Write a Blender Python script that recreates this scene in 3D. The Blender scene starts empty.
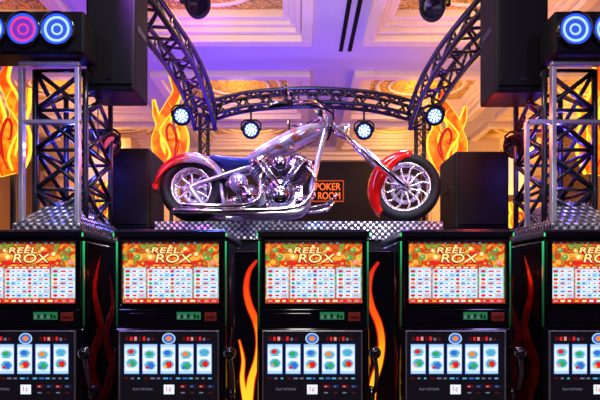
import bpy, bmesh, math, random
from mathutils import Vector, Matrix
random.seed(7)
PI=math.pi
S=bpy.context.scene; C=S.collection
S.view_settings.view_transform='Standard'
F=465.0; CZ=1.55; HY=285.0
def P(px,py,Y): return Vector(((px-300)*Y/F, Y, CZ+(HY-py)*Y/F))
# ---------------------------------------------------------------- materials
def mat(name,col,rough=.5,metal=0,emit=None,es=0,coat=0,spec=.5):
    m=bpy.data.materials.new(name); m.use_nodes=True
    b=m.node_tree.nodes['Principled BSDF']
    b.inputs['Base Color'].default_value=(*col,1); b.inputs['Roughness'].default_value=rough
    b.inputs['Metallic'].default_value=metal
    b.inputs['Coat Weight'].default_value=coat; b.inputs['Specular IOR Level'].default_value=spec
    if emit: b.inputs['Emission Color'].default_value=(*emit,1); b.inputs['Emission Strength'].default_value=es
    return m
def em(name,col,s=1.0): return mat(name,(.01,.01,.01),.4,0,col,s)
def ramp(nt,stops):
    r=nt.nodes.new('ShaderNodeValToRGB'); e=r.color_ramp.elements
    while len(e)<len(stops): e.new(.5)
    for i,(p,c) in enumerate(stops): e[i].position=p; e[i].color=(*c,1)
    return r
def noise_mat(name,stops,scale=5,detail=4,dist=0,rough=.5,metal=0,coord='Object',stretch=(1,1,1),emit=0,bump=0,coat=0,spec=.5):
    m=mat(name,(.5,.5,.5),rough,metal,coat=coat,spec=spec); nt=m.node_tree; L=nt.links; b=nt.nodes['Principled BSDF']
    tc=nt.nodes.new('ShaderNodeTexCoord'); mp=nt.nodes.new('ShaderNodeMapping'); mp.inputs['Scale'].default_value=stretch
    n=nt.nodes.new('ShaderNodeTexNoise'); n.inputs['Scale'].default_value=scale; n.inputs['Detail'].default_value=detail; n.inputs['Distortion'].default_value=dist
    L.new(tc.outputs[coord],mp.inputs[0]); L.new(mp.outputs[0],n.inputs['Vector'])
    r=ramp(nt,stops); L.new(n.outputs[0],r.inputs[0]); L.new(r.outputs[0],b.inputs['Base Color'])
    if emit: L.new(r.outputs[0],b.inputs['Emission Color']); b.inputs['Emission Strength'].default_value=emit
    if bump:
        bp=nt.nodes.new('ShaderNodeBump'); bp.inputs['Strength'].default_value=bump; L.new(n.outputs[0],bp.inputs['Height']); L.new(bp.outputs[0],b.inputs['Normal'])
    return m
def grad_mat(name,stops,es,axis='Z',namp=0,nscale=6,base=False,rough=.35,metal=0,coat=0,dist=1.5):
    m=mat(name,(.02,.01,.0),rough,metal,coat=coat); nt=m.node_tree; L=nt.links; b=nt.nodes['Principled BSDF']
    tc=nt.nodes.new('ShaderNodeTexCoord'); sp=nt.nodes.new('ShaderNodeSeparateXYZ'); L.new(tc.outputs['Generated'],sp.inputs[0])
    n=nt.nodes.new('ShaderNodeTexNoise'); n.inputs['Scale'].default_value=nscale; n.inputs['Distortion'].default_value=dist; L.new(tc.outputs['Object'],n.inputs['Vector'])
    a=nt.nodes.new('ShaderNodeMath'); a.operation='SUBTRACT'; L.new(n.outputs[0],a.inputs[0]); a.inputs[1].default_value=.5
    k=nt.nodes.new('ShaderNodeMath'); k.operation='MULTIPLY_ADD'; L.new(a.outputs[0],k.inputs[0]); k.inputs[1].default_value=namp; L.new(sp.outputs[axis],k.inputs[2])
    r=ramp(nt,stops); L.new(k.outputs[0],r.inputs[0])
    if base: L.new(r.outputs[0],b.inputs['Base Color'])
    else: L.new(r.outputs[0],b.inputs['Emission Color']); b.inputs['Emission Strength'].default_value=es
    return m
def plate_mat():
    m=mat('diamond_plate',(.6,.6,.65),.25,.55); nt=m.node_tree; L=nt.links; b=nt.nodes['Principled BSDF']
    tc=nt.nodes.new('ShaderNodeTexCoord'); mp=nt.nodes.new('ShaderNodeMapping'); mp.inputs['Rotation'].default_value=(0,PI/4,0)
    v=nt.nodes.new('ShaderNodeTexVoronoi'); v.distance='MANHATTAN'; v.inputs['Scale'].default_value=26; v.inputs['Randomness'].default_value=.2
    L.new(tc.outputs['Object'],mp.inputs[0]); L.new(mp.outputs[0],v.inputs['Vector'])
    r=ramp(nt,[(0,(1,1,1)),(.36,(.9,.9,.95)),(.5,(.3,.3,.36)),(.85,(.1,.1,.13))]); L.new(v.outputs['Distance'],r.inputs[0]); L.new(r.outputs[0],b.inputs['Base Color'])
    bp=nt.nodes.new('ShaderNodeBump'); bp.inputs['Strength'].default_value=.7; bp.inputs['Distance'].default_value=.02; bp.invert=True
    L.new(v.outputs['Distance'],bp.inputs['Height']); L.new(bp.outputs[0],b.inputs['Normal'])
    return m
black=noise_mat('black_lacquer',[(0,(.003,.003,.004)),(1,(.007,.006,.009))],8,rough=.1,coat=.5)
blackm=noise_mat('black_matte',[(0,(.003,.003,.004)),(1,(.007,.0065,.009))],60,rough=.55,spec=.18)
grille=noise_mat('speaker_grille',[(.3,(.002,.002,.003)),(.7,(.007,.0065,.009))],160,rough=.6,bump=.2,spec=.18)
chrome=noise_mat('chrome',[(0,(.9,.9,.94)),(1,(1,1,1))],3,rough=.1,metal=1)
steel=noise_mat('brushed_steel',[(0,(.5,.5,.54)),(1,(.75,.75,.78))],12,rough=.32,metal=.75)
truss_m=noise_mat('truss_dark_metal',[(0,(.025,.025,.036)),(1,(.06,.06,.08))],10,rough=.25,metal=.6)
truss_b=noise_mat('truss_black_metal',[(0,(.008,.008,.012)),(1,(.02,.02,.026))],10,rough=.28,metal=.4)
rubber=noise_mat('tyre_rubber',[(0,(.004,.004,.005)),(1,(.009,.009,.011))],40,rough=.55,spec=.25)
plate=plate_mat()
redpaint=noise_mat('red_candy_paint',[(.3,(.55,.003,.003)),(.6,(.8,.012,.006)),(.75,(.95,.09,.01))],4,2,1.2,rough=.12,metal=.1,coat=.6)
rearpaint=grad_mat('red_and_silver_paint',[(.0,(.75,.03,.03)),(.3,(.75,.02,.015)),(.4,(.8,.05,.04)),(.46,(.95,.3,.1)),(.52,(.72,.7,.8)),(.72,(.75,.74,.84)),(.8,(.8,.2,.12)),(.86,(.72,.7,.8))],0,'X',.6,6,True,.12,.45,1)
tankpaint=noise_mat('silver_flame_paint',[(.42,(.8,.8,.86)),(.58,(.76,.76,.84)),(.61,(.85,.1,.04)),(.66,(.95,.35,.08)),(.7,(.8,.8,.86))],6,2,2,rough=.14,metal=.55,coat=1)
framepaint=noise_mat('pearl_frame_paint',[(0,(.66,.65,.78)),(1,(.78,.77,.9))],4,rough=.15,metal=.65,coat=1)
leather=noise_mat('blue_leather',[(0,(.02,.06,.32)),(1,(.035,.1,.46))],25,rough=.35,bump=.1)
engine_m=noise_mat('cast_alloy',[(0,(.45,.45,.5)),(1,(.9,.9,.95))],30,rough=.18,metal=1)
dark_alloy=mat('dark_alloy',(.025,.025,.033),.3,.8)
flame_y=grad_mat('flame_gradient',[(0,(1,.65,.03)),(.35,(1,.42,.01)),(.6,(1,.1,.004)),(1,(.7,.01,.004))],1.2,'Z',.15,10)
flame_sign=grad_mat('flame_sign_gradient',[(0,(.95,.07,.002)),(.25,(1,.2,.004)),(.42,(1,.38,.015)),(.54,(1,.24,.006)),(.68,(1,.12,.003)),(.95,(.9,.05,.002))],1.25,'Z',1.3,5,dist=1.6)
flame_edge=em('flame_yellow_edge',(1,.6,.03),1.6)
flame_red=em('flame_red_edge',(.7,.012,.003),.95)
sidered=noise_mat('red_flame_graphic',[(.35,(.12,.003,.002)),(.6,(.25,.01,.004)),(.75,(.35,.05,.01))],9,2,1,rough=.2,coat=.5)
firebg=noise_mat('screen_fire_art',[(.28,(.02,.09,.02)),(.36,(.08,.28,.03)),(.43,(.35,.4,.05)),(.48,(.45,.06,.01)),(.53,(.75,.05,.01)),(.57,(.95,.25,.015)),(.62,(.95,.6,.08)),(.67,(.25,.38,.05)),(.76,(.03,.22,.03))],13,4,1.4,rough=.2,emit=.85)
E=dict(white=em('screen_white',(.84,.93,1),1.05),cyan=em('screen_cyan',(.08,.45,.68),1.0),blue=em('screen_blue',(.04,.16,.7),1.0),red=em('screen_red',(.8,.015,.015),1.0),
 yellow=em('screen_pale_yellow',(1,.87,.38),1.15),green=em('screen_green',(.015,.18,.06),.9),orange=em('screen_orange',(1,.25,.02),1.0),dark=em('screen_black',(.003,.0025,.005),1.0),
 maroon=em('screen_maroon',(.10,.003,.004),1.0),grey=em('screen_grey',(.15,.17,.25),1),pale=em('screen_pale_blue',(.48,.74,.95),1),rose=em('screen_rose',(.9,.28,.28),1),navy=em('screen_navy',(.006,.012,.07),1),gold=em('screen_gold',(1,.5,.04),1),leaf=em('screen_leaf',(.03,.42,.12),1))
EK=list(E); EM=[E[k] for k in EK]; EI={k:i for i,k in enumerate(EK)}
# ---------------------------------------------------------------- mesh helpers
def B(): return bmesh.new()
def box(bm,c,s,M=None,mi=0):
    g=bmesh.ops.create_cube(bm,size=1)['verts']
    T=Matrix.Translation(c)@(M if M else Matrix())@Matrix.Diagonal((*s,1))
    bmesh.ops.transform(bm,matrix=T,verts=g)
    for f in {f for v in g for f in v.link_faces}: f.material_index=mi
def bx(bm,x0,x1,y0,y1,z0,z1,mi=0): box(bm,((x0+x1)/2,(y0+y1)/2,(z0+z1)/2),(abs(x1-x0),abs(y1-y0),abs(z1-z0)),None,mi)
def cat(pts,n=6):
    pts=[Vector(p) for p in pts]; out=[]
    for i in range(len(pts)-1):
        p0=pts[max(i-1,0)];p1=pts[i];p2=pts[i+1];p3=pts[min(i+2,len(pts)-1)]
        for k in range(n):
            t=k/n; out.append(.5*((2*p1)+(p2-p0)*t+(2*p0-5*p1+4*p2-p3)*t*t+(3*p1-p0-3*p2+p3)*t**3))
    out.append(pts[-1]); return out
def loft(bm,rings,mi=0,cap=True,smooth=True):
    vs=[[bm.verts.new(p) for p in r] for r in rings]; n=len(vs[0])
    for a,b in zip(vs,vs[1:]):
        for i in range(n):
            f=bm.faces.new((a[i],a[(i+1)%n],b[(i+1)%n],b[i])); f.material_index=mi; f.smooth=smooth
    if cap:
        for r in (vs[0],vs[-1]):
            f=bm.faces.new(r); f.material_index=mi
def tube(bm,pts,r,seg=8,mi=0):
    pts=[Vector(p) for p in pts]; n=len(pts)
    rr=r if isinstance(r,(list,tuple)) else [r]*n
    t0=(pts[1]-pts[0]).normalized(); u=t0.orthogonal().normalized(); rings=[]
    for i,p in enumerate(pts):
        t=(pts[min(i+1,n-1)]-pts[max(i-1,0)]).normalized()
        u=(u-t*u.dot(t)).normalized(); w=t.cross(u)
        rings.append([p+(u*math.cos(2*PI*k/seg)+w*math.sin(2*PI*k/seg))*rr[i] for k in range(seg)])
    loft(bm,rings,mi)
def axisM(o,d):
    d=Vector(d).normalized(); q=Vector((0,0,1)).rotation_difference(d); return Matrix.Translation(o)@q.to_matrix().to_4x4()
def lathe(bm,prof,M,seg=24,mi=0,cap=True,smooth=True):
    rings=[[M@Vector((r*math.cos(2*PI*k/seg),r*math.sin(2*PI*k/seg),a)) for k in range(seg)] for r,a in prof]
    loft(bm,rings,mi,cap,smooth)
def torus(bm,R,rr,ra,M,seg=40,s2=14,mi=0,pw=1.0):
    vs=[]
    for i in range(seg):
        a=2*PI*i/seg; ring=[]
        for j in range(s2):
            b=2*PI*j/s2; cb,sb=math.cos(b),math.sin(b)
            x=math.copysign(abs(cb)**pw,cb)*rr; z=math.copysign(abs(sb)**pw,sb)*ra
            ring.append(bm.verts.new(M@Vector(((R+x)*math.cos(a),(R+x)*math.sin(a),z))))
        vs.append(ring)
    for i in range(seg):
        for j in range(s2):
            f=bm.faces.new((vs[i][j],vs[(i+1)%seg][j],vs[(i+1)%seg][(j+1)%s2],vs[i][(j+1)%s2])); f.material_index=mi; f.smooth=True
def disc(bm,x,z,r,y,mi,seg=16,ry=None):
    f=bm.faces.new([bm.verts.new((x+r*math.cos(2*PI*k/seg),y,z+(ry or r)*math.sin(2*PI*k/seg))) for k in range(seg)]); f.material_index=mi
def q(bm,x0,x1,z0,z1,y,mi):
    f=bm.faces.new([bm.verts.new(p) for p in ((x0,y,z0),(x1,y,z0),(x1,y,z1),(x0,y,z1))]); f.material_index=mi
def ring_frame(bm,x0,x1,z0,z1,t,y0,y1,mi=0):
    o=[(x0-t,z0-t),(x1+t,z0-t),(x1+t,z1+t),(x0-t,z1+t)]; i_=[(x0,z0),(x1,z0),(x1,z1),(x0,z1)]
    V_=lambda p,y: bm.verts.new((p[0],y,p[1]))
    of=[V_(p,y0) for p in o]; ob=[V_(p,y1) for p in o]; nf=[V_(p,y0) for p in i_]; nb=[V_(p,y1) for p in i_]
    for k in range(4):
        j=(k+1)%4
        for f in ((of[k],of[j],nf[j],nf[k]),(ob[k],ob[j],nb[j],nb[k]),(of[k],of[j],ob[j],ob[k]),(nf[k],nf[j],nb[j],nb[k])):
            bm.faces.new(f).material_index=mi
def ribbon(bm,pts,ws,y,th,mi=0,n=7):
    c=cat([(p[0],0,p[1]) for p in pts],n); w=cat([(a,0,0) for a in ws],n); L=[];R=[]
    for i,p in enumerate(c):
        t=(c[min(i+1,len(c)-1)]-c[max(i-1,0)]).normalized(); nn=Vector((-t.z,0,t.x)); k=max(w[i].x,.0004)
        L.append(p+nn*k);R.append(p-nn*k)
    rings=[[Vector((a.x,y,a.z)),Vector((b.x,y,b.z)),Vector((b.x,y+th,b.z)),Vector((a.x,y+th,a.z))] for a,b in zip(L,R)]
    loft(bm,rings,mi,True,False)
_tc={}
def text(bm,s,x,z,h,y,mi,w=None,shear=0):
    if s not in _tc:
        cu=bpy.data.curves.new('t','FONT'); cu.body=s; cu.size=1; cu.align_x='CENTER'
        o=bpy.data.objects.new('t',cu); C.objects.link(o); bpy.context.view_layer.update()
        dg=bpy.context.evaluated_depsgraph_get(); me=bpy.data.meshes.new_from_object(o.evaluated_get(dg))
        _tc[s]=([v.co.copy() for v in me.vertices],[list(p.vertices) for p in me.polygons])
        bpy.data.objects.remove(o); bpy.data.meshes.remove(me); bpy.data.curves.remove(cu)
    vs,ps=_tc[s]
    x0=min(v.x for v in vs);x1=max(v.x for v in vs);y0=min(v.y for v in vs);y1=max(v.y for v in vs)
    kz=h/(y1-y0); kx=(w/(x1-x0)) if w else kz
    nv=[bm.verts.new((x+(v.x-(x0+x1)/2)*kx+shear*(v.y-y0)*kz,y,z+(v.y-(y0+y1)/2)*kz)) for v in vs]
    for p in ps:
        try: f=bm.faces.new([nv[i] for i in p]); f.material_index=mi
        except ValueError: pass
def obj(name,bm,mats,parent=None,bevel=0,recalc=True):
    if recalc: bmesh.ops.recalc_face_normals(bm,faces=bm.faces)
    me=bpy.data.meshes.new(name); bm.to_mesh(me); bm.free()
    for m in (mats if isinstance(mats,(list,tuple)) else [mats]): me.materials.append(m)
    o=bpy.data.objects.new(name,me); C.objects.link(o)
    if parent: o.parent=parent
    if bevel:
        md=o.modifiers.new('bevel','BEVEL'); md.width=bevel; md.segments=2; md.limit_method='ANGLE'
    return o
def objs(name,bm,mats,parent,bevel=0):   # every loose piece a part of its own
    bm.verts.index_update(); seen=set(); isl=[]
    for v in bm.verts:
        if v in seen: continue
        st=[v]; seen.add(v); cur=[]
        while st:
            a=st.pop(); cur.append(a.index)
            for e in a.link_edges:
                o=e.other_vert(a)
                if o not in seen: seen.add(o); st.append(o)
        isl.append(set(cur))
    out=[]
    for s in isl:
        c=bm.copy(); c.verts.ensure_lookup_table(); bmesh.ops.delete(c,geom=[v for i,v in enumerate(list(c.verts)) if i not in s],context='VERTS')
        out.append(obj(name,c,mats,parent,bevel))
    bm.free(); return out
def tag(o,label,cat_,group=None):
    o['label']=label; o['category']=cat_
    if group: o['group']=group
    return o
def thing(name,label,cat_,loc=(0,0,0),rotz=0,group=None):
    o=bpy.data.objects.new(name,None); C.objects.link(o); o.location=loc; o.rotation_euler=(0,0,rotz); o.empty_display_size=.1
    return tag(o,label,cat_,group)
def struct(name,bm,m,bevel=0):
    o=obj(name,bm,m,None,bevel); o['kind']='structure'; return o
def dup(root,loc,label,rotz=None):
    r=root.copy(); C.objects.link(r); r.location=loc; r['label']=label
    if rotz is not None: r.rotation_euler=(0,0,rotz)
    for ch in list(root.children):
        c=ch.copy(); C.objects.link(c); c.parent=r
        for g in list(ch.children):
            d=g.copy(); C.objects.link(d); d.parent=c
    return r
# ---------------------------------------------------------------- room
CH=5.0
ceil_m=noise_mat('ceiling_plaster',[(0,(.56,.52,.6)),(1,(.64,.59,.66))],2,rough=.55)
cream=noise_mat('cream_moulding',[(0,(.85,.72,.5)),(1,(.92,.79,.58))],6,rough=.5)
goldp=noise_mat('gilded_panel',[(.38,(.95,.52,.05)),(.45,(.15,.05,.008)),(.51,(1,.68,.14)),(.57,(.25,.09,.012)),(.63,(.95,.55,.08))],5,5,1.8,rough=.4)
carpet=noise_mat('carpet',[(.35,(.12,.01,.02)),(.5,(.3,.12,.03)),(.65,(.05,.02,.08))],3,4,1.5,rough=.95)
wall_m=noise_mat('wall_plaster',[(0,(.3,.18,.1)),(1,(.42,.27,.15))],3,rough=.6)
walld=noise_mat('dark_wall_panel',[(0,(.006,.005,.012)),(1,(.014,.011,.024))],3,rough=.5,spec=.2)
X0,X1,Y0,Y1=-7,7,-3,12
b=B(); bx(b,X0,X1,Y0,Y1,-.1,0); struct('floor',b,carpet)
b=B(); bx(b,X0,X1,Y1,Y1+.1,0,5.6); struct('wall_back',b,wall_m)
b=B(); bx(b,X0-.1,X0,Y0,Y1,0,5.6); struct('wall_left',b,wall_m)
b=B(); bx(b,X1,X1+.1,Y0,Y1,0,5.6); struct('wall_right',b,wall_m)
b=B(); bx(b,-2.9,3.1,Y1-.08,Y1,0,4.7); struct('trim_1',b,walld)
b=B(); bx(b,X0,X1,Y1-.2,Y1,4.72,4.82); bx(b,X0,X1,Y1-.3,Y1,4.82,4.9); bx(b,X0,X1,Y1-.4,Y1,4.9,5.0)
struct('trim_40',b,cream,.01)
for i,x in enumerate((-3.3,3.5)):
    b=B(); bx(b,x-.22,x+.22,Y1-.14,Y1,0,4.72); bx(b,x-.15,x+.15,Y1-.18,Y1-.14,.4,4.5); bx(b,x-.28,x+.28,Y1-.2,Y1,4.5,4.72); struct('trim_%d'%(41+i),b,cream,.01)
for i,(xa,xb) in enumerate(((-6.8,-3.7),(3.9,6.8))):
    b=B(); ring_frame(b,xa+.2,xb-.2,2.2,4.4,.08,Y1-.05,Y1); struct('trim_%d'%(45+i),b,cream,.008)
cols=[(-5.6,-3.0),(-2.3,.04),(1.0,3.4),(4.1,6.6)]; rows=[(.6,3.4),(4.3,6.42),(7.6,9.4),(10,11.5)]
xs=[X0]+[v for c in cols for v in c]+[X1]; ys=[Y0]+[v for r in rows for v in r]+[Y1]
b=B()
for i in range(len(xs)-1):
    for j in range(len(ys)-1):
        if i%2==1 and j%2==1: continue
        bx(b,xs[i],xs[i+1],ys[j],ys[j+1],CH,CH+.05)
bx(b,X0,X1,Y0,Y1,CH+.55,CH+.6)
struct('ceiling',b,ceil_m)
n=1
for (a0,a1) in cols:
    for (r0,r1) in rows:
        n+=1; b=B()
        for k,(ins,z0,z1,t) in enumerate([(-.12,CH-.10,CH+.06,.14),(.03,CH-.01,CH+.1,.07),(.10,CH+.05,CH+.16,.07),(.17,CH+.10,CH+.22,.09)]):
            x0,x1,y0,y1=a0+ins,a1-ins,r0+ins,r1-ins
            bx(b,x0,x1,y0,y0+t,z0,z1);bx(b,x0,x1,y1-t,y1,z0,z1);bx(b,x0,x0+t,y0+t,y1-t,z0,z1);bx(b,x1-t,x1,y0+t,y1-t,z0,z1)
        bx(b,a0+.2,a1-.2,r0+.2,r1-.2,CH+.2,CH+.28,1)
        bx(b,a0,a1,r0,r1,CH+.3,CH+.32,0)
        cx,cy=(a0+a1)/2,(r0+r1)/2
        for (kx,ky) in ((.33,.33),(.24,.22)):
            T=Matrix.Translation((cx,cy,CH+.2))@Matrix.Diagonal(((a1-a0)*kx,(r1-r0)*ky,1,1)); torus(b,1,.045,.025,T,40,8,0)
        struct('trim_%d'%n,b,[cream,goldp],.01)
for i,x in enumerate((.6,.73)):
    b=B(); bx(b,x-.028,x+.028,5.0,6.85,CH-.012,CH)
    tag(obj('air_slot',b,blackm),['black linear air slot in the ceiling, left one of the pair','black linear air slot in the ceiling, right one of the pair'][i],'air vent','air slots between the ceiling coffers')
colm=noise_mat('column_cream',[(0,(.55,.4,.25)),(1,(.7,.52,.34))],5,rough=.45)
for i,x in enumerate((-5.6,-4.3,4.3,5.7)):
    b=B(); prof=[(.32,0),(.32,.2),(.26,.25),(.24,.4),(.21,3.6),(.24,3.65),(.24,3.75),(.32,3.95),(.32,4.1)]
    lathe(b,prof,Matrix.Translation((x,11.2,0)),24); bx(b,x-.36,x+.36,10.84,11.56,4.1,4.98)
    o=struct('trim_%d'%(30+i),b,colm)
# ---------------------------------------------------------------- slot machines
def MX(px): return (px-170.5)/186
def MZ(py): return CZ+(HY-py)/186
m0=thing('slot_machine','x','slot machine',(0,2.5,0),0,'slot machines in the front row')
b=B()
bx(b,-.30,.30,.02,.60,.62,MZ(240)); bx(b,-.30,.30,.0,.02,.62,MZ(328))
obj('cabinet',b,black,m0,.012)
b=B(); bx(b,-.32,.32,-.06,.6,0,.62); obj('base',b,blackm,m0,.01)
b=B(); bx(b,-.305,.305,-.012,.6,MZ(237.5),MZ(231)); bx(b,-.29,.29,.02,.58,MZ(231),MZ(229))
obj('top_cap',b,dark_alloy,m0,.012)
greenm=em('marker_green',(.03,.8,.2),1.3); edgem=grad_mat('edge_light_green',[(0,(.0,.02,.01)),(.6,(.005,.12,.05)),(1,(.03,.6,.2))],1,'Z')
for s in (-1,1):
    b=B(); bx(b,s*.30,s*.306,.04,.58,.66,MZ(242)); sp_=obj('side_panel',b,black,m0)
    b=B()
    for pp,ww in (([(.10,.66),(.16,.9),(.08,1.1),(.2,1.3),(.12,1.52),(.2,1.72)],[.05,.055,.045,.04,.025,.001]),
                  ([(.30,.66),(.26,.85),(.36,1.05),(.28,1.25),(.38,1.42),(.33,1.62)],[.06,.06,.045,.04,.025,.001]),
                  ([(.48,.66),(.52,.9),(.44,1.1),(.53,1.3),(.47,1.5)],[.05,.05,.04,.03,.001])):
        ribbon(b,pp,ww,0,.002)
    for v in b.verts: x_,y_,z_=v.co; v.co=(s*(.3065+abs(y_)),x_,z_)
    obj('flame_graphic',b,sidered,sp_)
    b=B(); bx(b,s*.298,s*.304,-.014,.02,MZ(236.6),MZ(233)); obj('marker_light',b,greenm,m0)
    b=B(); bx(b,s*.291,s*.298,.012,.022,MZ(327),MZ(241)); obj('edge_light',b,edgem,m0)
# upper display
b=B(); ring_frame(b,MX(122.5),MX(219),MZ(303),MZ(242),.008,-.012,.03); ub=obj('upper_bezel',b,dark_alloy,m0,.003)
b=B(); ring_frame(b,MX(121),MX(220.5),MZ(304.5),MZ(240.5),.016,-.004,.03); obj('outer_bezel',b,black,ub,.004)
b=B(); y=.008
x0,x1=MX(122),MX(219.5)
q(b,x0,x1,MZ(303.5),MZ(241.5),y,len(EM))
q(b,x0,x1,MZ(243.8),MZ(241.5),y-.0006,EI['maroon'])
for k in range(14):
    xx=MX(125+k*6.8); q(b,xx,xx+.02*random.uniform(.4,1),MZ(243.4),MZ(242.4),y-.0012,EI[random.choice(['grey','green','rose','cyan'])])
for k in range(13):
    a=PI*(.02+.08*k); cx,cz=MX(171),MZ(263)
    d0=Vector((math.cos(a),0,math.sin(a)*.58)); nn=Vector((-d0.z,0,d0.x))*.008
    f=b.faces.new([b.verts.new((cx+p.x,y-.0006,cz+p.z)) for p in (-nn,d0*.12-nn*1.6,d0*.17,d0*.12+nn*1.6,nn)]); f.material_index=EI[('red','gold','orange')[k%3]]
for (sx,sy_,c) in ((137,257,'leaf'),(206,258,'leaf'),(130,262,'gold'),(213,262,'rose'),(132,250,'leaf'),(210,250,'leaf'),(143,264,'red'),(200,264,'red')):
    disc(b,MX(sx),MZ(sy_),.017,y-.0008,EI[c],7,.015); disc(b,MX(sx-.6),MZ(sy_-.6),.008,y-.0014,EI['gold'],6,.007)
def title(s,px,py,h,w,sh):
    for (dx,dz,c,dy) in ((.007,0,'maroon',0),(-.007,0,'maroon',0),(0,.007,'maroon',0),(0,-.008,'maroon',0),(.004,-.004,'red',.0004),(-.002,.003,'gold',.0005),(0,0,'yellow',.0009)):
        text(b,s,MX(px)+dx,MZ(py)+dz,h,y-.0016-dy,EI[c],w,sh)
def star(px_,py_,rr):
    for a in (0,PI/4):
        f=b.faces.new([b.verts.new((MX(px_)+rr*math.cos(a+t)*k,y-.0032-a*.0004,MZ(py_)+rr*math.sin(a+t)*k)) for t,k in ((0,1),(PI/4,.3),(PI/2,1),(3*PI/4,.3),(PI,1),(5*PI/4,.3),(3*PI/2,1),(7*PI/4,.3))]); f.material_index=EI['yellow']
title('REEL',165,250.3,.029,.15,.3); title('ROX',173,258.2,.045,.19,.22)
for a_ in ((150,257,.018),(196,254,.016),(185,248.6,.014),(147,250.5,.013),(170,246.2,.011)): star(*a_)
for (pa,pb,za) in ((123.5,145.5,267.5),(147,192,266),(193.5,218,267.5)):
    q(b,MX(pa),MX(pb),MZ(298),MZ(za),y-.0012,EI['pale'])
q(b,MX(123.5),MX(218),MZ(302.8),MZ(299),y-.0012,EI['red'])
for k in range(13): q(b,MX(125+k*7.2),MX(125+k*7.2+random.uniform(3,5.6)),MZ(301.8),MZ(300),y-.0018,EI[random.choice(['gold','yellow','rose','white'])])
q(b,MX(147),MX(192),MZ(268.8),MZ(266),y-.0018,EI['red'])
for k in range(6): q(b,MX(150+k*7),MX(154.5+k*7),MZ(268.2),MZ(266.8),y-.0024,EI['yellow'])
for r in range(7):
    py=269.4+r*4.05
    for (pa,pb,n_) in ((124.2,145,3),(147.8,191.5,8),(194.2,217.5,3)):
        for k in range(n_):
            w=(pb-pa)/n_; xa=pa+k*w
            q(b,MX(xa),MX(xa+w-.5),MZ(py+3.5),MZ(py),y-.0018,EI['pale' if (k+r)%4==0 else 'white'])
            if n_==3:
                if k==0: disc(b,MX(xa+w/2-.4),MZ(py+1.8),.014,y-.0024,EI[['red','leaf','red','orange','red','cyan','red'][r]],6,.008)
                else: q(b,MX(xa+1),MX(xa+w-random.uniform(1.4,3)),MZ(py+2.6),MZ(py+1.0),y-.0024,EI[['blue','red','rose'][(r+k)%3]])
            else:
                if k in (0,4): disc(b,MX(xa+2.4),MZ(py+1.8),.011,y-.0024,EI[['red','orange','red','leaf','red','blue','red'][(r+k)%7]],6,.008)
                else: q(b,MX(xa+.9),MX(xa+random.uniform(2.8,4.4)),MZ(py+2.6),MZ(py+1.1),y-.0024,EI[['blue','red','cyan','grey','rose'][(k*2+r)%5]])
obj('upper_screen',b,EM+[firebg],m0,0,False)
# middle band
b=B(); bx(b,MX(119),MX(222),-.004,.02,MZ(327.5),MZ(309)); mb=obj('ticket_panel',b,black,m0,.004)
b=B(); q(b,MX(177),MX(201),MZ(319.5),MZ(312),-.0055,EI['green'])
for k in range(7): q(b,MX(178+k*3.2),MX(180+k*3.2),MZ(318.5),MZ(313.5+random.random()*3),-.0062,EI[random.choice(['dark','leaf','dark','grey','white'])])
obj('ticket_label',b,EM,mb,0,False)
b=B(); bx(b,MX(205),MX(217),-.016,.0,MZ(321),MZ(312.5)); box(b,(MX(211),-.017,MZ(317)),(.045,.004,.006),None,1); obj('bill_slot',b,[noise_mat('bronze',[(0,(.5,.04,.02)),(1,(.65,.1,.05))],20,rough=.3,metal=.3),blackm],mb,.006)
b=B(); bx(b,MX(130),MX(168),-.008,.0,MZ(321),MZ(313)); obj('nameplate',b,black,mb,.003)
# lower display
b=B(); ring_frame(b,MX(120.5),MX(218),MZ(407),MZ(331.5),.006,-.014,.01); lb=obj('lower_bezel',b,steel,m0,.003)
b=B(); y=-.004
q(b,MX(120.5),MX(218),MZ(407.5),MZ(331.5),y,EI['dark'])
for (pa,pb) in ((126,156),(183,211)):
    for k in range(7):
        w=(pb-pa)/7; q(b,MX(pa+k*w),MX(pa+k*w+w*.6),MZ(340.5),MZ(336.5+random.random()*1.5),y-.0006,EI[['maroon','red','rose','maroon','red','grey','maroon'][k]])
disc(b,MX(169),MZ(338.5),.036,y-.0006,EI['pale'],20,.03); disc(b,MX(169),MZ(338.5),.03,y-.0012,EI['blue'],20,.025); disc(b,MX(169),MZ(338.5),.016,y-.0018,EI['orange'],16,.013)
sym=[('red','leaf','rose'),('leaf','blue','red'),('blue','red','gold'),('orange','leaf','blue'),('cyan','red','leaf')]
for k in range(5):
    pa=124.9+k*18.1; pb=pa+14.2; dy=(-1,1.2,.2,1.6,-.6)[k]
    q(b,MX(pa-.6),MX(pb+.6),MZ(374),MZ(343.8),y-.0004,EI['blue'])
    q(b,MX(pa),MX(pb),MZ(373.4),MZ(344.4),y-.0008,EI['white'])
    q(b,MX(pa),MX(pb),MZ(347.2),MZ(344.4),y-.0012,EI['pale']); q(b,MX(pa),MX(pb),MZ(373.4),MZ(370.8),y-.0012,EI['pale'])
    c1,c2,c3=sym[k]; xc=MX(pa+7.1)
    disc(b,xc,MZ(352.6+dy),.034,y-.0014,EI['pale'],10,.023); disc(b,xc,MZ(352.8+dy),.027,y-.0018,EI['cyan'],7,.018); disc(b,xc-.004,MZ(352.4+dy),.018,y-.0022,EI[c1],5+k%3,.014); q(b,xc-.024,xc+.02,MZ(356.8+dy),MZ(355.8+dy),y-.0026,EI['cyan'])
    disc(b,xc,MZ(364.2+dy),.034,y-.0014,EI['pale'],9,.028); disc(b,xc+.002,MZ(363.8+dy),.03,y-.0018,EI['cyan'],6,.024); disc(b,xc+.005,MZ(364.4+dy),.02,y-.0022,EI[c2],4+k%3,.02); disc(b,xc-.014,MZ(366+dy),.01,y-.0026,EI[c3],6,.009)
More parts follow.
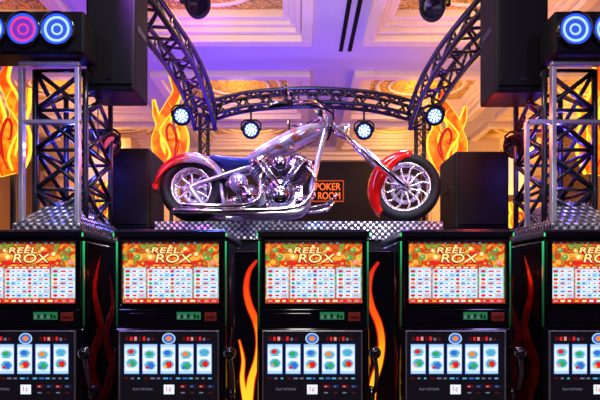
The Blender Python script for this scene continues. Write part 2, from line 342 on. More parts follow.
for k in range(14):
    q(b,MX(125+k*6.4),MX(125+k*6.4+random.uniform(2,5)),MZ(379),MZ(377.4),y-.0006,EI[random.choice(['blue','grey','cyan','maroon'])])
text(b,'PLAY OPTIONS',MX(143),MZ(389),.013,y-.0012,EI['grey'],.105)
q(b,MX(164),MX(174.5),MZ(394),MZ(384.5),y-.0006,EI['white']); text(b,'1¢',MX(169.2),MZ(389.2),.034,y-.0012,EI['red'])
for k in range(4):
    q(b,MX(180+k*9.2),MX(187+k*9.2),MZ(388),MZ(384.6),y-.0006,EI[['maroon','navy','maroon','navy'][k]])
    q(b,MX(181+k*9.2),MX(185+k*9.2),MZ(393.2),MZ(391.9),y-.0006,EI[['grey','maroon','grey','maroon'][k]])
    q(b,MX(181.5+k*9.2),MX(184+k*9.2),MZ(386.8),MZ(385.7),y-.0012,EI[['rose','grey','rose','grey'][k]])
obj('lower_screen',b,EM,m0,0,False)
b=B(); bx(b,-.29,.29,-.2,.0,.76,.84); bd=obj('button_deck',b,black,m0,.015)
for k in range(6):
    b=B(); bx(b,-.22+k*.075,-.165+k*.075,-.15,-.1,.84,.85); obj('button',b,E['maroon'],bd,.004)
# lever
levm=mat('lever_metal',(.2,.2,.22),.2,.9); knobm=mat('lever_knob_black',(.012,.012,.015),.08,0,coat=1)
b=B(); lathe(b,[(.0,0),(.04,0),(.045,.012),(.04,.03),(0,.03)],axisM((.306,.07,.95),(1,0,0)),16,0,False)
tube(b,cat([(.33,.07,.95),(.335,.0,1.0),(.335,-.03,1.09),(.325,-.035,1.165)],4),[.012]*13,10)
lv=obj('lever',b,levm,m0)
b=B(); bmesh.ops.create_uvsphere(b,u_segments=18,v_segments=14,radius=.034,matrix=Matrix.Translation((.323,-.035,1.19)))
for f in b.faces: f.smooth=True
obj('lever_knob',b,knobm,lv)
SP=143/186
lab=['slot machine at the left end, cut off by the left edge','slot machine between the left end one and the left yellow flame panel','slot machine standing between the two yellow flame panels','slot machine between the right yellow flame panel and the right end machine','slot machine at the right end, cut off by the right edge']
for k in range(5):
    loc=((313.5-300)/186+(k-2)*SP,2.5,0)
    if k==0: m0.location=loc; m0['label']=lab[0]
    else: dup(m0,loc,lab[k])
# flame boards between machines
def board(px,lab_,main,wid,side,sw):
    t=thing('flame_divider',lab_,'decor panel',((px-300)/186,2.62,0),0,'flame panels between the machines')
    b=B(); bx(b,-.072,.072,0,.02,0,1.74); obj('board',b,black,t,.004)
    K=2.6/F
    f=lambda p:((p[0]-300)*K-(px-300)/186, CZ+(HY-p[1])*K)
    b=B(); ribbon(b,[f(p) for p in main],[w*K*.68 for w in wid],-.018,.008)
    ribbon(b,[f(p) for p in side],[w*K*.7 for w in sw],-.018,.008)
    fl=obj('flame',b,flame_y,t)
    b=B(); ribbon(b,[f(p) for p in main],[w*K*.68+.006 for w in wid],-.008,.006)
    ribbon(b,[f(p) for p in side],[w*K*.7+.0055 for w in sw],-.008,.006)
    obj('red_outline',b,flame_red,fl)
board(242+3,'black panel with a yellow to red flame, left of the two panels',[(257,260),(249,271),(246,288),(249,305),(256,322),(259,340),(257,360),(251,380),(248,405)],[.3,2.0,3.2,3.9,4.2,4.2,4.2,5,6],[(239,340),(243,360),(242,380),(246,404)],[.3,1.8,2.8,4])
board(385.2,'black panel with a yellow to red flame, right of the two panels',[(379,262),(372,273),(369,290),(372,307),(379,324),(382,342),(380,362),(374,382),(371,405)],[.3,2.0,3.2,3.9,4.2,4.2,4.2,5,6],[(367,345),(369,362),(366,380),(369,404)],[.3,1.6,2.6,4])
# ---------------------------------------------------------------- stage and motorcycle
ST=2.115
st=thing('bike_stage','tall bike stage edged in silver diamond plate behind the slot machines','stage',(0,4.35,0))
b=B(); bx(b,-1.27,1.25,-.2,.4,0,1.95); obj('skirt',b,blackm,st)
b=B(); bx(b,-1.29,1.27,-.23,.42,1.95,ST); obj('diamond_plate_top',b,plate,st,.006)
K=110.7
bk=thing('motorcycle','long chopper motorcycle with red fenders and chrome engine on the stage','motorcycle',(0,4.2,ST+.001))
def V(px,py,y=0): return Vector(((px-300)/K,y,(219-py)/K))
AY=Matrix.Rotation(PI/2,4,'X')
spokem=noise_mat('polished_spoke',[(0,(.85,.85,.9)),(1,(.95,.95,1))],5,rough=.2,metal=.8)
STEER=-.26
def wheel(name,c,R,w,steer,nsp,tr):
    T=Matrix.Translation(c)@Matrix.Rotation(steer,4,'Z')@AY
    b=B()
    torus(b,R-tr,tr,w,T,48,14,0,.75); wh=obj(name,b,rubber,bk)
    b=B(); ri=R-2*tr+.01
    torus(b,ri,.016,w*.8,T,48,10); torus(b,ri-.004,.012,.014,T@Matrix.Translation((0,0,w*.75)),40,8); torus(b,ri-.012,.018,.02,T,40,8)
    lathe(b,[(0,-.09),(.035,-.09),(.05,-.06),(.05,.06),(.035,.09),(0,.09)],T,20,0,False)
    obj('rim',b,spokem,wh)
    for k in range(nsp):
        a=2*PI*k/nsp
        pts=[T@Vector((r*math.cos(a+da),r*math.sin(a+da),.05)) for r,da in ((.03,0),(ri*.45,.2),(ri*.75,.23),(ri,.05))]
        b=B(); tube(b,cat(pts,4),[.013]*4+[.010]*4+[.009]*4+[.013],8); obj('spoke',b,spokem,wh)
    b=B(); torus(b,ri*.55,.02,.004,T@Matrix.Translation((0,0,-.03)),32,6); obj('brake_disc',b,steel,wh)
RW=V(194,186.8); FW=V(405.5,185)
wheel('rear_wheel',RW,.291,.125,0,9,.062); wheel('front_wheel',FW,.307,.065,STEER,12,.05)
def fender(name,c,R,w,a0,a1,skirt,m,n=28,flare=0,steer=0):
    b=B(); rings=[]; T=Matrix.Translation(c)@Matrix.Rotation(steer,4,'Z')
    for i in range(n+1):
        t=i/n; a=a0+(a1-a0)*t; sk=skirt*(.25+.75*math.sin(PI*min(max(t,.04),.96)))
        ww=w*(.8+.2*math.sin(PI*t)); rad=R+flare*(t**3); 
        sec=[(-ww,-sk),(-ww,-.02),(-ww*.9,.005),(-ww*.5,.022),(0,.03),(ww*.5,.022),(ww*.9,.005),(ww,-.02),(ww,-sk)]
        o=[Vector(((rad+h)*math.cos(a),y,(rad+h)*math.sin(a))) for y,h in sec]
        inn=[Vector(((rad+h-.008)*math.cos(a),y*.94,(rad+h-.008)*math.sin(a))) for y,h in reversed(sec)]
        rings.append([T@p for p in o+inn])
    loft(b,rings,0,True,True); return obj(name,b,m,bk)
D=math.radians
rf=fender('rear_fender',RW,.292,.155,D(18),D(174),.075,rearpaint,30,.035)
fender('front_fender',FW,.309,.085,D(80),D(226),.115,redpaint,32,.015,STEER)
b=B(); rings=[]
for (px,py,h,w) in ((211,155.5,1.5,.1),(217,157.2,3.4,.14),(226,160,5,.17),(236,161.3,5.4,.16),(246,160.5,4.2,.12),(254,157,2,.05)):
    c=V(px,py); rings.append([c+Vector((0,w*math.cos(2*PI*k/14),h/K*math.sin(2*PI*k/14))) for k in range(14)])
loft(b,rings); obj('seat',b,leather,bk)
b=B(); rings=[]
for (px,py,h,w) in ((326,124.5,2.6,.035),(318,127,6.8,.085),(307,131.5,9.4,.125),(294,137.2,10.4,.15),(280,143.8,10,.155),(265,150.6,8.2,.14),(252,156.6,5.6,.1),(239,162,2.6,.05)):
    c=V(px,py); rings.append([c+Vector((-.25*h/K*math.sin(2*PI*k/18),w*math.cos(2*PI*k/18),h/K*math.sin(2*PI*k/18))) for k in range(18)])
loft(b,rings); tk=obj('fuel_tank',b,tankpaint,bk)
b=B(); lathe(b,[(0,0),(.035,0),(.035,.015),(.02,.025),(0,.025)],axisM(V(301,123.4,0),(.3,0,1)),16,0,False); obj('filler_cap',b,chrome,tk)
NK=V(321,113)
b=B()
tube(b,cat([V(325,121),V(318,130),V(298,143),V(262,163),V(240,172),V(222,183)],4),.026,10)
for s in (-1,1):
    tube(b,cat([V(326,122,s*.03),V(319,152,s*.08),V(311,188,s*.12),V(304,207,s*.13),V(285,212,s*.13),V(225,212,s*.13),V(207,204,s*.15),V(194,186.8,s*.16)],5),.023,10)
    tube(b,cat([V(250,165,s*.06),V(225,175,s*.12),V(205,183,s*.15),V(194,186.8,s*.16)],4),.02,8)
    tube(b,[V(222,183,s*.1),V(228,211,s*.12)],.018,8)
tube(b,[V(323,112),V(330,126)],.034,12)
obj('frame',b,framepaint,bk)
# fork, turned with the wheel
d=(FW-NK).normalized(); SX=Vector((-math.sin(STEER),math.cos(STEER),0)); b=B()
for s in (-1,1):
    top=NK+SX*(s*.12); bot=FW+SX*(s*.125); mid=top.lerp(bot,.5)
    tube(b,[top-d*.03,mid,mid+d*.01,bot-d*.02,bot+d*.03],[.018,.018,.026,.026,.022],12)
fks=objs('fork_tube',b,chrome,bk)
b=B()
for t in (.03,.15):
    c=NK.lerp(FW,t); tube(b,[c-SX*.15,c+SX*.15],.03,10)
objs('triple_clamp',b,chrome,fks[0])
b=B(); tube(b,[FW-SX*.15,FW+SX*.15],.022,12); obj('axle',b,chrome,fks[0])
b=B(); hc=V(345,128)
lathe(b,[(0,-.1),(.03,-.095),(.055,-.055),(.068,0),(.072,.02),(.062,.03),(0,.034)],axisM(hc,(1,-.2,-.15)),20,0,False); tube(b,[hc,V(331,121)],.012,8)
obj('headlight',b,chrome,bk)
b=B()
for s in (-1,1):
    tube(b,cat([V(322,113,0),V(322,110,s*.1),V(312,110,s*.27),V(298,115,s*.38),V(288,118,s*.42)],4),.017,8)
hb=obj('handlebar',b,chrome,bk)
for s in (-1,1):
    b=B(); tube(b,[V(293,116.6,s*.40),V(272,122,s*.46)],.026,10); obj('grip',b,blackm,hb)
    b=B(); tube(b,cat([V(299,114,s*.375),V(298,109,s*.385),V(291,107,s*.40)],3),.008,6); lathe(b,[(0,0),(.05,0),(.055,.008),(.035,.022),(0,.022)],axisM(V(287,106.5,s*.40),(1,s*.2,0)),16,0,False); obj('mirror',b,black,hb)
    for (zz,rr_) in ((113,.009),(108,.007)):
        b=B(); tube(b,cat([V(295,116,s*.395),V(312,zz,s*.26),V(332,zz+4,s*.14),V(328,134,s*.08)],5),rr_,6); obj('cable',b,blackm,hb)
    b=B(); tube(b,cat([V(292,118.5,s*.40),V(283,119,s*.47),V(273,123,s*.5)],3),.008,6); obj('brake_lever',b,chrome,hb)
# engine
b=B()
lathe(b,[(0,-.14),(.11,-.14),(.135,-.11),(.135,.11),(.11,.14),(0,.14)],Matrix.Translation(V(281,192))@AY,28,0,False)
lathe(b,[(0,-.16),(.06,-.16),(.075,-.14),(.075,.1),(0,.1)],Matrix.Translation(V(300,200))@AY,20,0,False)
lathe(b,[(0,-.16),(.08,-.16),(.095,-.13),(.095,.14),(0,.14)],Matrix.Translation(V(251,195))@AY,22,0,False)
bx(b,*sorted((V(238,0).x,V(302,0).x)),-.11,.11,V(0,210).z,V(0,186).z)
en=obj('engine',b,engine_m,bk)
for (tx,ty) in ((259,158),(304,157)):
    a=V(281,190); e=V(tx,ty); dr=(e-a).normalized(); L=(e-a).length
    b=B(); prof=[(0,.06)]; z=.065
    while z<L-.06:
        prof+=[(.088,z),(.128,z+.003),(.128,z+.010),(.088,z+.013)]; z+=.022
    prof+=[(0,z)]
    lathe(b,prof,axisM(a,dr),20,0,False,False); cy=obj('cylinder',b,engine_m,en)
    b=B(); lathe(b,[(0,z-.005),(.125,z-.005),(.13,z+.03),(.11,z+.06),(.06,z+.08),(0,z+.083)],axisM(a,dr),20,0,False)
    for k in range(6): 
        an=2*PI*k/6; M=axisM(a,dr); tube(b,[M@Vector((.1*math.cos(an),.1*math.sin(an),z+.02)),M@Vector((.1*math.cos(an),.1*math.sin(an),z+.075))],.012,6)
    obj('rocker_cover',b,chrome,cy)
    for k in (-.025,.025):
        b=B(); o_=Vector((k,0,0)); tube(b,[a+o_+Vector((.0,-.15,.0))+dr*.02,a+o_+dr*(L-.02)+Vector((0,-.14,0))],.011,8); obj('pushrod_tube',b,chrome,cy)
b=B(); lathe(b,[(0,0),(.055,0),(.065,.012),(.065,.05),(.05,.065),(0,.07)],axisM(V(281,164,-.1),(0,-1,0)),24,0,False); obj('air_cleaner',b,chrome,en)
for (px,py,yy,r) in ((281,195,-.14,.085),(251,195,-.16,.062),(300,201,-.16,.045),(268,204,-.12,.04),(236,200,-.1,.045),(311,193,-.05,.04),(264,186,-.12,.03),(243,184,-.12,.035),(298,188,-.13,.03)):
    b=B(); lathe(b,[(0,0),(r*.94,0),(r,.01),(r*.85,.02),(r*.7,.02),(r*.6,.035),(r*.25,.042),(0,.042)],axisM(V(px,py,yy),(0,-1,0)),22,0,False); obj('engine_cover',b,chrome,en)
b=B(); tube(b,cat([V(270,200,-.15),V(262,207,-.17),V(248,203,-.17),V(240,190,-.14)],4),.009,6); tube(b,cat([V(292,185,-.15),V(306,182,-.16),V(308,196,-.15)],4),.009,6); objs('oil_line',b,blackm,en)
b=B(); lathe(b,[(0,-.12),(.07,-.12),(.085,-.09),(.085,.09),(.07,.12),(0,.12)],Matrix.Translation(V(239,181))@AY,24,0,False); obj('oil_tank',b,framepaint,bk)
b=B(); torus(b,.1,.012,.02,Matrix.Translation(RW+Vector((0,.15,0)))@AY,32,8); tube(b,[RW+Vector((0,.15,.1)),V(252,189,.15)],.01,6); tube(b,[RW+Vector((0,.15,-.1)),V(252,201,.15)],.01,6); obj('drive_belt',b,blackm,bk)
b=B()
tube(b,cat([V(268,168,-.1),V(262,178,-.17),V(262,196,-.19),V(250,205,-.2),V(225,206,-.2),V(205,206,-.2),V(186,205,-.2)],5),[.017]*16+[.02]*14+[.023],12)
tube(b,cat([V(306,166,-.1),V(314,178,-.15),V(309,198,-.18),V(292,208,-.19),V(240,211,-.2),V(205,211,-.2),V(178,210.5,-.2)],5),[.017]*16+[.02]*14+[.023],12)
objs('exhaust_pipe',b,chrome,bk)
for s in (-1,1):
    b=B(); tube(b,cat([V(308,207,s*.12),V(322,205,s*.14),V(330,202,s*.16)],3),.014,8); tube(b,[V(328,203,s*.15),V(328,203,s*.27)],.018,10); tube(b,[V(330,202,s*.2),V(336,194,s*.21)],.009,6)
    obj('foot_control',b,chrome,bk)
b=B(); tube(b,[V(285,211,.13),V(275,216.8,.3)],.013,8); tube(b,[V(279,217,.3),V(271,217,.3)],.014,8); obj('kickstand',b,chrome,bk)
b=B(); lathe(b,[(0,0),(.03,0),(.032,.02),(.02,.035),(0,.035)],axisM(V(157,182.5),(-1,0,.2)),16,0,False); obj('tail_light',b,E['red'],bk)
# ---------------------------------------------------------------- speakers
def speaker(label,x0,x1,y0,y1,z0,z1,hang=False):
    t=thing('hanging_speaker' if hang else 'floor_speaker',label,'speaker',((x0+x1)/2,(y0+y1)/2,z0))
    w=(x1-x0)/2;d=(y1-y0)/2;h=z1-z0
    b=B(); bx(b,-w,w,-d,d,0,h); obj('enclosure',b,blackm,t,.018)
    b=B(); bx(b,-w*.9,w*.9,-d-.014,-d,h*.05,h*.95); g=obj('grille',b,grille,t,.01)
    b=B(); bx(b,-.025,.025,-d-.018,-d-.013,h*.09,h*.11); obj('badge',b,dark_alloy,g)
    for s in (-1,1):
        b=B(); box(b,(s*w,0,h*.55),(.012,.16,.05)); obj('handle',b,truss_b,t,.005)
        if hang: b=B(); tube(b,[(s*w*.7,0,h-.01),(s*w*.7,0,CH-z0)],.012,8); obj('hanging_cable',b,truss_b,t)
    return t
speaker('large black speaker hanging above the left truss tower',-1.56,-1.2,3.38,3.68,2.96,3.85,True)
speaker('large black speaker hanging above the right truss tower',1.42,1.81,3.38,3.68,2.95,3.85,True)
for (x0,x1,l,side) in ((-1.69,-1.34,'black floor speaker on a riser behind the motorcycle rear wheel','left'),(1.38,1.86,'wide black floor speaker on a riser beyond the motorcycle front wheel','right')):
    b=B(); bx(b,x0-.03,x1+.03,4.1,4.62,0,2.05)
    tag(obj('riser',b,blackm),'black riser under the floor speaker at the motorcycle '+('rear' if side=='left' else 'front'),'riser')
    speaker(l,x0,x1,4.13,4.6,2.05,2.77 if side=='left' else 2.74)
# ---------------------------------------------------------------- trusses
def truss(bm,pts,w,h,ref,cr,lr,cross=False):
    pts=[Vector(p) for p in pts]; n=len(pts); cs=[]
    for i,p in enumerate(pts):
        t=(pts[min(i+1,n-1)]-pts[max(i-1,0)]).normalized(); n1=t.cross(Vector(ref)).normalized(); n2=n1.cross(t)
        cs.append([p+n1*h/2+n2*w/2,p+n1*h/2-n2*w/2,p-n1*h/2-n2*w/2,p-n1*h/2+n2*w/2])
    for k in range(4): tube(bm,[c[k] for c in cs],cr,8)
    for i in range(n-1):
        for k in range(4):
            a,c=(k,(k+1)%4) if i%2==0 else ((k+1)%4,k)
            tube(bm,[cs[i][a],cs[i+1][c]],lr,6)
            if cross: tube(bm,[cs[i][c],cs[i+1][a]],lr,6)
    for i in (range(n) if cross else (0,n-1)):
        for k in range(4): tube(bm,[cs[i][k],cs[i][(k+1)%4]],lr*.8,6)
def resample(c,step):
    out=[c[0]]; acc=0
    for a,b_ in zip(c,c[1:]):
        acc+=(b_-a).length
        if acc>=step: out.append(b_); acc=0
    if (out[-1]-c[-1]).length>step*.4: out.append(c[-1])
    return out
for lbl,pp in (('dark curved truss arch sweeping up over the left side of the stage',[(206,122,6.1),(199,97,5.7),(185,66,5.1),(165,36,4.6),(140,3,4.15),(110,-36,3.8)]),
               ('dark curved truss arch sweeping up over the right side of the stage',[(419,122,6.1),(428,97,5.7),(445,68,5.1),(467,40,4.6),(497,6,4.15),(525,-30,3.8)])):
    pts=[P(*p) for p in pp]; o0=pts[0]; t=thing('truss_arch',lbl,'truss',o0)
    c=resample(cat(pts,12),.16); b=B(); truss(b,[p-o0 for p in c],.26,.26,(0,1,.5),.029,.016); obj('lattice',b,truss_m,t)
    for e in (pts[-1]-o0,pts[4]-o0): b=B(); tube(b,[e,Vector((e.x,e.y,CH-o0.z))],.01,6); obj('hanging_cable',b,truss_b,t)
pts=[P(px,py,6.35) for px,py in ((204,113),(240,103),(275,99),(310,97.5),(345,99),(380,103),(420,113))]
t=thing('back_truss','dark curved truss spanning the back of the stage on two upright legs','truss',(0,6.35,0))
O=Vector((0,6.35,0)); c=resample(cat(pts,12),.15); b=B(); truss(b,[p-O for p in c],.18,.18,(0,1,0),.026,.015); obj('lattice',b,truss_m,t)
for p in (pts[0],pts[-1]):
    b=B(); truss(b,[Vector((p.x,0,z*(p.z-.02)/24)) for z in range(25)],.11,.11,(0,1,0),.014,.008); obj('leg',b,truss_b,t)
# towers
def tower(label,xa,xb,extra):
    t=thing('truss_tower',label,'truss tower',((xa+xb)/2,3.5,0)); cx=(xa+xb)/2
    z0,z1=1.95,3.09; w=.016
    for x in (xa,xb):
        b=B(); bx(b,x-cx-w,x-cx+w,-.32,-.28,z0,z1-.04); obj('silver_post',b,steel,t,.004)
    for z in (z1-.02,2.67):
        b=B(); bx(b,xa-cx-w,xb-cx+w,-.318,-.282,z-.014,z+.014); obj('crossbar',b,steel,t,.004)
    for x in extra:
        b=B(); bx(b,x-cx-.013,x-cx+.013,-.318,-.29,z0,2.67); bx(b,min(x,xa)-cx,max(x,xa)-cx,-.318,-.29,2.656,2.684); obj('side_frame',b,steel,t)
    b=B(); truss(b,[Vector((0,.06,z0+(z1-z0)*k/4)) for k in range(5)],.44,.36,(0,1,0),.021,.017,True); obj('black_lattice',b,truss_m,t)
    b=B(); bx(b,-.22,.22,-.3,.38,0,1.9); obj('plinth',b,blackm,t)
    b=B()
    r=[[(-.23,-.345,1.9),(.23,-.345,1.9),(.23,.4,1.9),(-.23,.4,1.9)],[(-.23,-.345,1.965),(.23,-.345,1.965),(.23,.4,1.965),(-.23,.4,1.965)],[(-.06,-.12,2.16),(.12,-.12,2.16),(.12,.2,2.16),(-.06,.2,2.16)]]
    loft(b,[[Vector(p) for p in q_] for q_ in r],0,True,False); obj('diamond_plate_base',b,plate,t)
    return t
tower('truss tower with two silver posts on a diamond plate base, left side',-1.913,-1.528,[])
tower('truss tower with silver posts on a diamond plate base, right side',1.741,2.13,[1.56])
# LED light boxes
ledblue=em('led_blue',(.01,.08,1),1.4); ledwhite=em('led_white',(.35,.55,1),1.5); ledmag=em('led_magenta',(.9,.04,.3),1.1); ledmid=em('led_mid_blue',(.02,.1,.75),1)
ledvio=em('led_violet',(.16,.03,.6),1)
def ledbox(label,x0,x1,lamps):
    t=thing('light_bar',label,'stage light',((x0+x1)/2,3.2,3.095)); cx=(x0+x1)/2
    b=B(); bx(b,x0-cx,x1-cx,-.1,.1,0,.285); obj('housing',b,blackm,t,.015)
    for (x,m2) in lamps:
        M=axisM((x-cx,-.1,.15),(0,-1,0)); b=B()
        lathe(b,[(.118,0),(.118,.03),(.108,.035),(.103,.03)],M,28,0,False)
        for (ra,rb,z,mi) in ((.103,.086,.024,1),(.086,.068,.022,2),(.068,.04,.02,3),(.04,.026,.019,2),(.026,.0,.018,3)):
            lathe(b,[(ra,z),(max(rb,.001),z)],M,28,mi,False)
        obj('lamp',b,[black,m2[0],m2[1],m2[2]],t)
    return t
BL=(ledblue,ledwhite,ledmid)
ledbox('black light bar with ring lamps on the left tower',-2.2,-1.44,[(-2.06,BL),(-1.835,(ledblue,ledmag,ledvio)),(-1.61,BL)])
ledbox('black light bar with a blue ring lamp on the right tower',1.7,2.3,[(1.825,BL),(2.05,BL)])
# stage spot cans
lens=em('lens_blue',(.03,.16,1),1.8); dotm=em('lens_led_dot',(.8,.9,1),4)
def spot(label,px,py,Y,rad,d,anchor=None,dark=False):
    c=P(px,py,Y); t=thing('stage_light',label,'stage light',c); d=Vector(d).normalized()
    M=axisM((0,0,0),d); b=B()
    lathe(b,[(0,-rad*2.3),(rad*.6,-rad*2.25),(rad*.8,-rad*1.4),(rad*.9,-.0),(rad*1.1,.0+rad*.2),(rad*1.2,rad*.75),(rad*.86,rad*.75),(rad*.86,rad*.6)],M,22,0,False); can=obj('can',b,blackm,t)
    b=B(); lathe(b,[(rad*.86,rad*.64),(.001,rad*.68)],M,22,0,False)
    if not dark:
        for r_,k_ in ((0,1),(.34,6),(.65,10)):
            for k in range(k_):
                a=2*PI*k/k_+r_; lathe(b,[(rad*.12,rad*.74),(.001,rad*.78)],M@Matrix.Translation((rad*r_*math.cos(a),rad*r_*math.sin(a),0)),8,1,False)
    obj('lens',b,[black if dark else lens,dotm],can)
    b=B(); r2=rad*1.3; A=(anchor-c) if anchor else Vector((0,0,CH+.02-c.z))
    tube(b,[(-r2,0,0),(-r2,0,rad*.9),(-r2*.6,0,rad*1.35),(r2*.6,0,rad*1.35),(r2,0,rad*.9),(r2,0,0)],rad*.13,6)
    for s in (-1,1): tube(b,[(s*r2,0,0),(s*rad*.9,0,0)],rad*.16,8)
    tube(b,[(0,0,rad*1.3),A],rad*.14,6); obj('yoke',b,truss_b,t)
spot('stage light with blue lens hanging at the foot of the left truss arch',182,116,5.3,.09,(.15,-1,-.35),P(197,92,5.6))
spot('stage light with blue lens under the back truss, left of the handlebars',251,130,6.3,.1,(.1,-1,-.3),P(251,106,6.3))
spot('stage light with blue lens under the back truss, above the front fork',364,131,6.3,.1,(-.1,-1,-.3),P(364,106,6.3))
spot('stage light with blue lens hanging at the foot of the right truss arch',434,116,5.3,.09,(-.15,-1,-.35),P(430,92,5.6))
spot('unlit black stage can beside the left truss tower',107,143,3.8,.08,(.8,-.4,-.4),Vector((-1.52,3.62,2.85)),True)
spot('unlit black stage can beside the right truss tower',518,145,3.8,.08,(-.8,-.4,-.4),Vector((1.74,3.6,2.85)),True)
spot('unlit black stage light overhead at the top left arch',195,2,4.6,.11,(.5,-.5,-.6),None,True)
spot('unlit black stage light overhead at the top right arch',435,5,4.6,.11,(-.5,-.5,-.6),None,True)
# flame signs
def flamesign(label,xl,xr,yt,yb,Y,flip=False):
    a=P(xl,yb,Y); c=P(xr,yt,Y); w=c.x-a.x; h=c.z-a.z
    t=thing('flame_sign',label,'sign',((a.x+c.x)/2,Y,0))
    sx=-1 if flip else 1
    f=lambda p:((p[0]-.5)*w*sx, a.z+p[1]*h)
    T=[([(.5,-.02),(.38,.15),(.52,.33),(.7,.5),(.52,.66),(.3,.82),(.52,1.0)],[.56,.56,.46,.38,.31,.21,.004]),
       ([(.35,.0),(.12,.2),(.08,.35),(.2,.48),(.08,.62),(-.04,.78)],[.34,.32,.25,.2,.14,.004]),
       ([(.62,.0),(.88,.15),(.95,.3),(.84,.45),(.97,.58),(1.05,.74)],[.34,.32,.26,.21,.14,.004])]
    b=B()
    for i,(pp,ww) in enumerate(T): ribbon(b,[f(p) for p in pp],[k*w*.46 for k in ww],-.02-.001*i,.015)
    fl=obj('flame',b,flame_sign,t)
    b=B()
    for i,(pp,ww) in enumerate(T): ribbon(b,[f(p) for p in pp],[k*w*.46+.02 for k in ww],.002,.015)
    obj('glowing_edge',b,flame_edge,fl)
    for j,(pp,ww) in enumerate(T[:2]):
        b=B(); ribbon(b,[f((p[0]+(.12,.14,-.14)[j],p[1]*.72+.02)) for p in pp],[k*w*.07 for k in ww],-.03,.004); obj('inner_curl',b,flame_edge if j!=1 else flame_red,fl)
    b=B(); ribbon(b,[f(p) for p in ((.36,.1),(.28,.3),(.46,.45),(.6,.4),(.56,.28),(.46,.3))],[w*.02,w*.045,w*.045,w*.04,w*.03,.003],-.034,.004); obj('inner_curl',b,flame_red,fl)
    b=B(); tube(b,[(0,.04,0),(0,.04,a.z+h*.5)],.025,8); obj('pole',b,truss_b,t)
flamesign('large orange flame sign at the far left behind the left tower',-6,27,58,172,4.2)
flamesign('orange flame sign behind the left arch above the rear wheel',155,186,76,166,5.7,True)
flamesign('orange flame sign behind the right arch above the front wheel',430,464,84,168,5.7)
flamesign('orange flame sign at the far right behind the right tower',580,608,60,172,4.3,True)
flamesign('small orange flame sign low between the left tower and floor speaker',97,114,182,226,4.9)
flamesign('small orange flame sign low beside the right tower',511,526,192,230,4.9,True)
# room sign
c=P(328,191,11.86)
t=thing('room_sign','orange-red framed POKER ROOM sign on the dark back wall','sign',c)
b=B(); bx(b,-.38,.38,0,.055,-.25,.25); obj('backing',b,blackm,t,.01)
neon=em('neon_red',(1,.12,.01),2.2)
b=B(); ring_frame(b,-.38,.38,-.25,.25,.022,-.01,.03); obj('glowing_frame',b,em('neon_orange',(1,.1,.008),.6),t)
b=B(); text(b,'POKER',0,.11,.18,-.006,0,.64); text(b,'ROOM',.03,-.12,.18,-.006,0,.56); obj('lettering',b,neon,t,0,False)
def pendant(label,px,py,Y,k):
    c=P(px,py,Y); t=thing('pendant_lamp',label,'lamp',c)
    b=B(); lathe(b,[(.09*k,.25*k),(.24*k,-.25*k),(.23*k,-.25*k),(.085*k,.24*k)],Matrix(),20,0,False); obj('shade',b,mat('lamp_shade',(.8,.65,.45),.7,0,(1,.62,.3),.75),t)
    b=B(); tube(b,[(0,0,.2),(0,0,CH+.15-c.z)],.012,6); bmesh.ops.create_uvsphere(b,u_segments=10,v_segments=8,radius=.05); obj('cord',b,truss_b,t)
pendant('beige pendant lamp shade behind the right truss tower',514,174,7.6,1.15)
pendant('beige pendant lamp shade behind the left truss tower',98,168,9,1)
# ---------------------------------------------------------------- lights
def light(kind,loc,tgt,col,e,size=.5,angle=60,blend=.6,sy=None):
    l=bpy.data.lights.new(kind.lower(),kind); l.color=col; l.energy=e
    o=bpy.data.objects.new(kind.lower()+'_light',l); C.objects.link(o); o.location=loc
    if kind=='AREA':
        l.size=size
        if sy: l.shape='RECTANGLE'; l.size_y=sy
    else: l.shadow_soft_size=size
    if kind=='SPOT': l.spot_size=D(angle); l.spot_blend=blend
    if tgt is not None: o.rotation_euler=(Vector(tgt)-Vector(loc)).to_track_quat('-Z','Y').to_euler()
    return o
light('AREA',(-.4,2.4,4.6),(0,4.2,2.4),(1,.94,.92),56,.6)
light('SPOT',(1.0,2.6,4.6),(.9,4.2,2.4),(1,.9,.86),170,.2,40)
for x,cc in ((-2.6,(.35,.3,1)),(0,(1,.94,.9)),(2.6,(.45,.36,1))):
    light('AREA',(x,-.6,4.2),(x*.3,4.2,2.4),cc,30,.3,sy=2.2)  # added strips behind the camera, giving fill and highlight streaks in the chrome
for x in (-1.0,0,1.0): light('SPOT',(x,2.75,2.7),(x,4.12,2.0),(.85,.9,1),48,.05,36,.5)  # added spots without fixtures, to brighten the diamond plate of the stage
light('SPOT',(-1.3,2.3,2.9),(-1.72,3.2,2.05),(.85,.9,1),48,.05,30,.4)  # this and the next: added spots to brighten the towers' plate bases
light('SPOT',(1.5,2.3,2.9),(1.92,3.2,2.05),(.85,.9,1),48,.05,30,.4)
light('SPOT',(-1.2,3.2,3.9),(-.6,4.2,2.3),(.45,.06,1),150,.1,60)
light('SPOT',(.2,2.9,4.2),(.2,4.2,2.2),(.08,.16,1),190,.1,50)
light('SPOT',(-1.0,4.9,3.9),(-.6,4.2,2.3),(.1,.16,1),280,.1,70)
light('SPOT',(1.2,5.4,3.7),(.3,4.2,2.4),(.3,.1,1),260,.1,70)
light('AREA',(-1.0,7.0,2.6),(-1.1,6.8,6),(.045,.035,1),80,1.9)
light('AREA',(1.5,6.8,2.9),(1.5,6.7,6),(.16,.06,1),18,1.4)
light('AREA',(3.2,7.2,2.6),(3.2,7.2,6),(1,.46,.11),46,2.0)
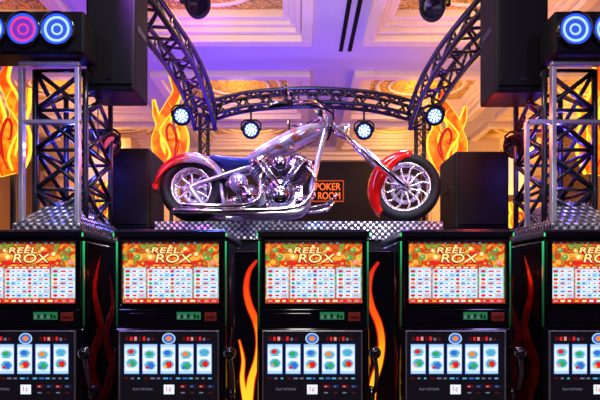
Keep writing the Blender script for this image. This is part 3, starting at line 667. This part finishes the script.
light('AREA',(-3.2,7.2,2.4),(-3.2,7.2,6),(.26,.05,.95),30,2)
light('AREA',(.4,4.9,3.9),(.6,5.3,6),(.9,.68,.7),8,1.0)
light('SPOT',(-.3,5.0,3.0),(-1.3,5.2,4.3),(.34,.06,1),340,.1,66)
light('SPOT',(.4,5.0,3.0),(1.5,5.2,4.3),(.22,.08,1),190,.1,56)
light('SPOT',(0,4.9,3.0),(0,6.35,4.2),(.16,.14,1),150,.1,80)
light('POINT',(1.45,3.6,2.75),None,(1,.05,.03),12,.1)
light('POINT',(-1.3,3.8,2.6),None,(.8,.08,.2),5,.1)
light('POINT',(-1.72,3.56,2.6),None,(.06,.08,1),24,.06)
light('POINT',(1.94,3.56,2.6),None,(.1,.06,1),24,.06)
for i,(a0,a1) in enumerate(cols):
    for j,(r0,r1) in enumerate(rows[1:4]):
        light('POINT',((a0+a1)/2,(r0+r1)/2,CH-.22),None,(1,.58,.15),(21,23,18)[j]*(1.2 if i>=2 else 1),.2)
for x in (-1.08,1.22): light('POINT',(x,2.62,1.62),None,(1,.1,.03),1.0,.04)  # added red fill in the outer machine gaps, no lamp stands there
for x in (-5,5): light('POINT',(x,10.2,2.6),None,(1,.42,.09),80,.4)
light('POINT',(-3.6,10.6,3.4),None,(1,.48,.12),26,.3); light('POINT',(3.7,10.6,3.4),None,(1,.48,.12),30,.3)
light('POINT',(-4.2,6.5,3.2),None,(.45,.06,.95),26,.3)
light('POINT',(4.4,6.5,3.0),None,(1,.34,.06),46,.3)
w=bpy.data.worlds.new('World'); S.world=w; w.use_nodes=True; w.node_tree.nodes['Background'].inputs[0].default_value=(.28,.22,.5,1); w.node_tree.nodes['Background'].inputs[1].default_value=.05
cam=bpy.data.cameras.new('Camera'); co=bpy.data.objects.new('Camera',cam); C.objects.link(co)
co.location=(0,0,CZ); co.rotation_euler=(PI/2,0,0); cam.sensor_width=36; cam.lens=F/600*36; cam.shift_y=(HY-200)/600; cam.clip_start=.05
S.camera=co
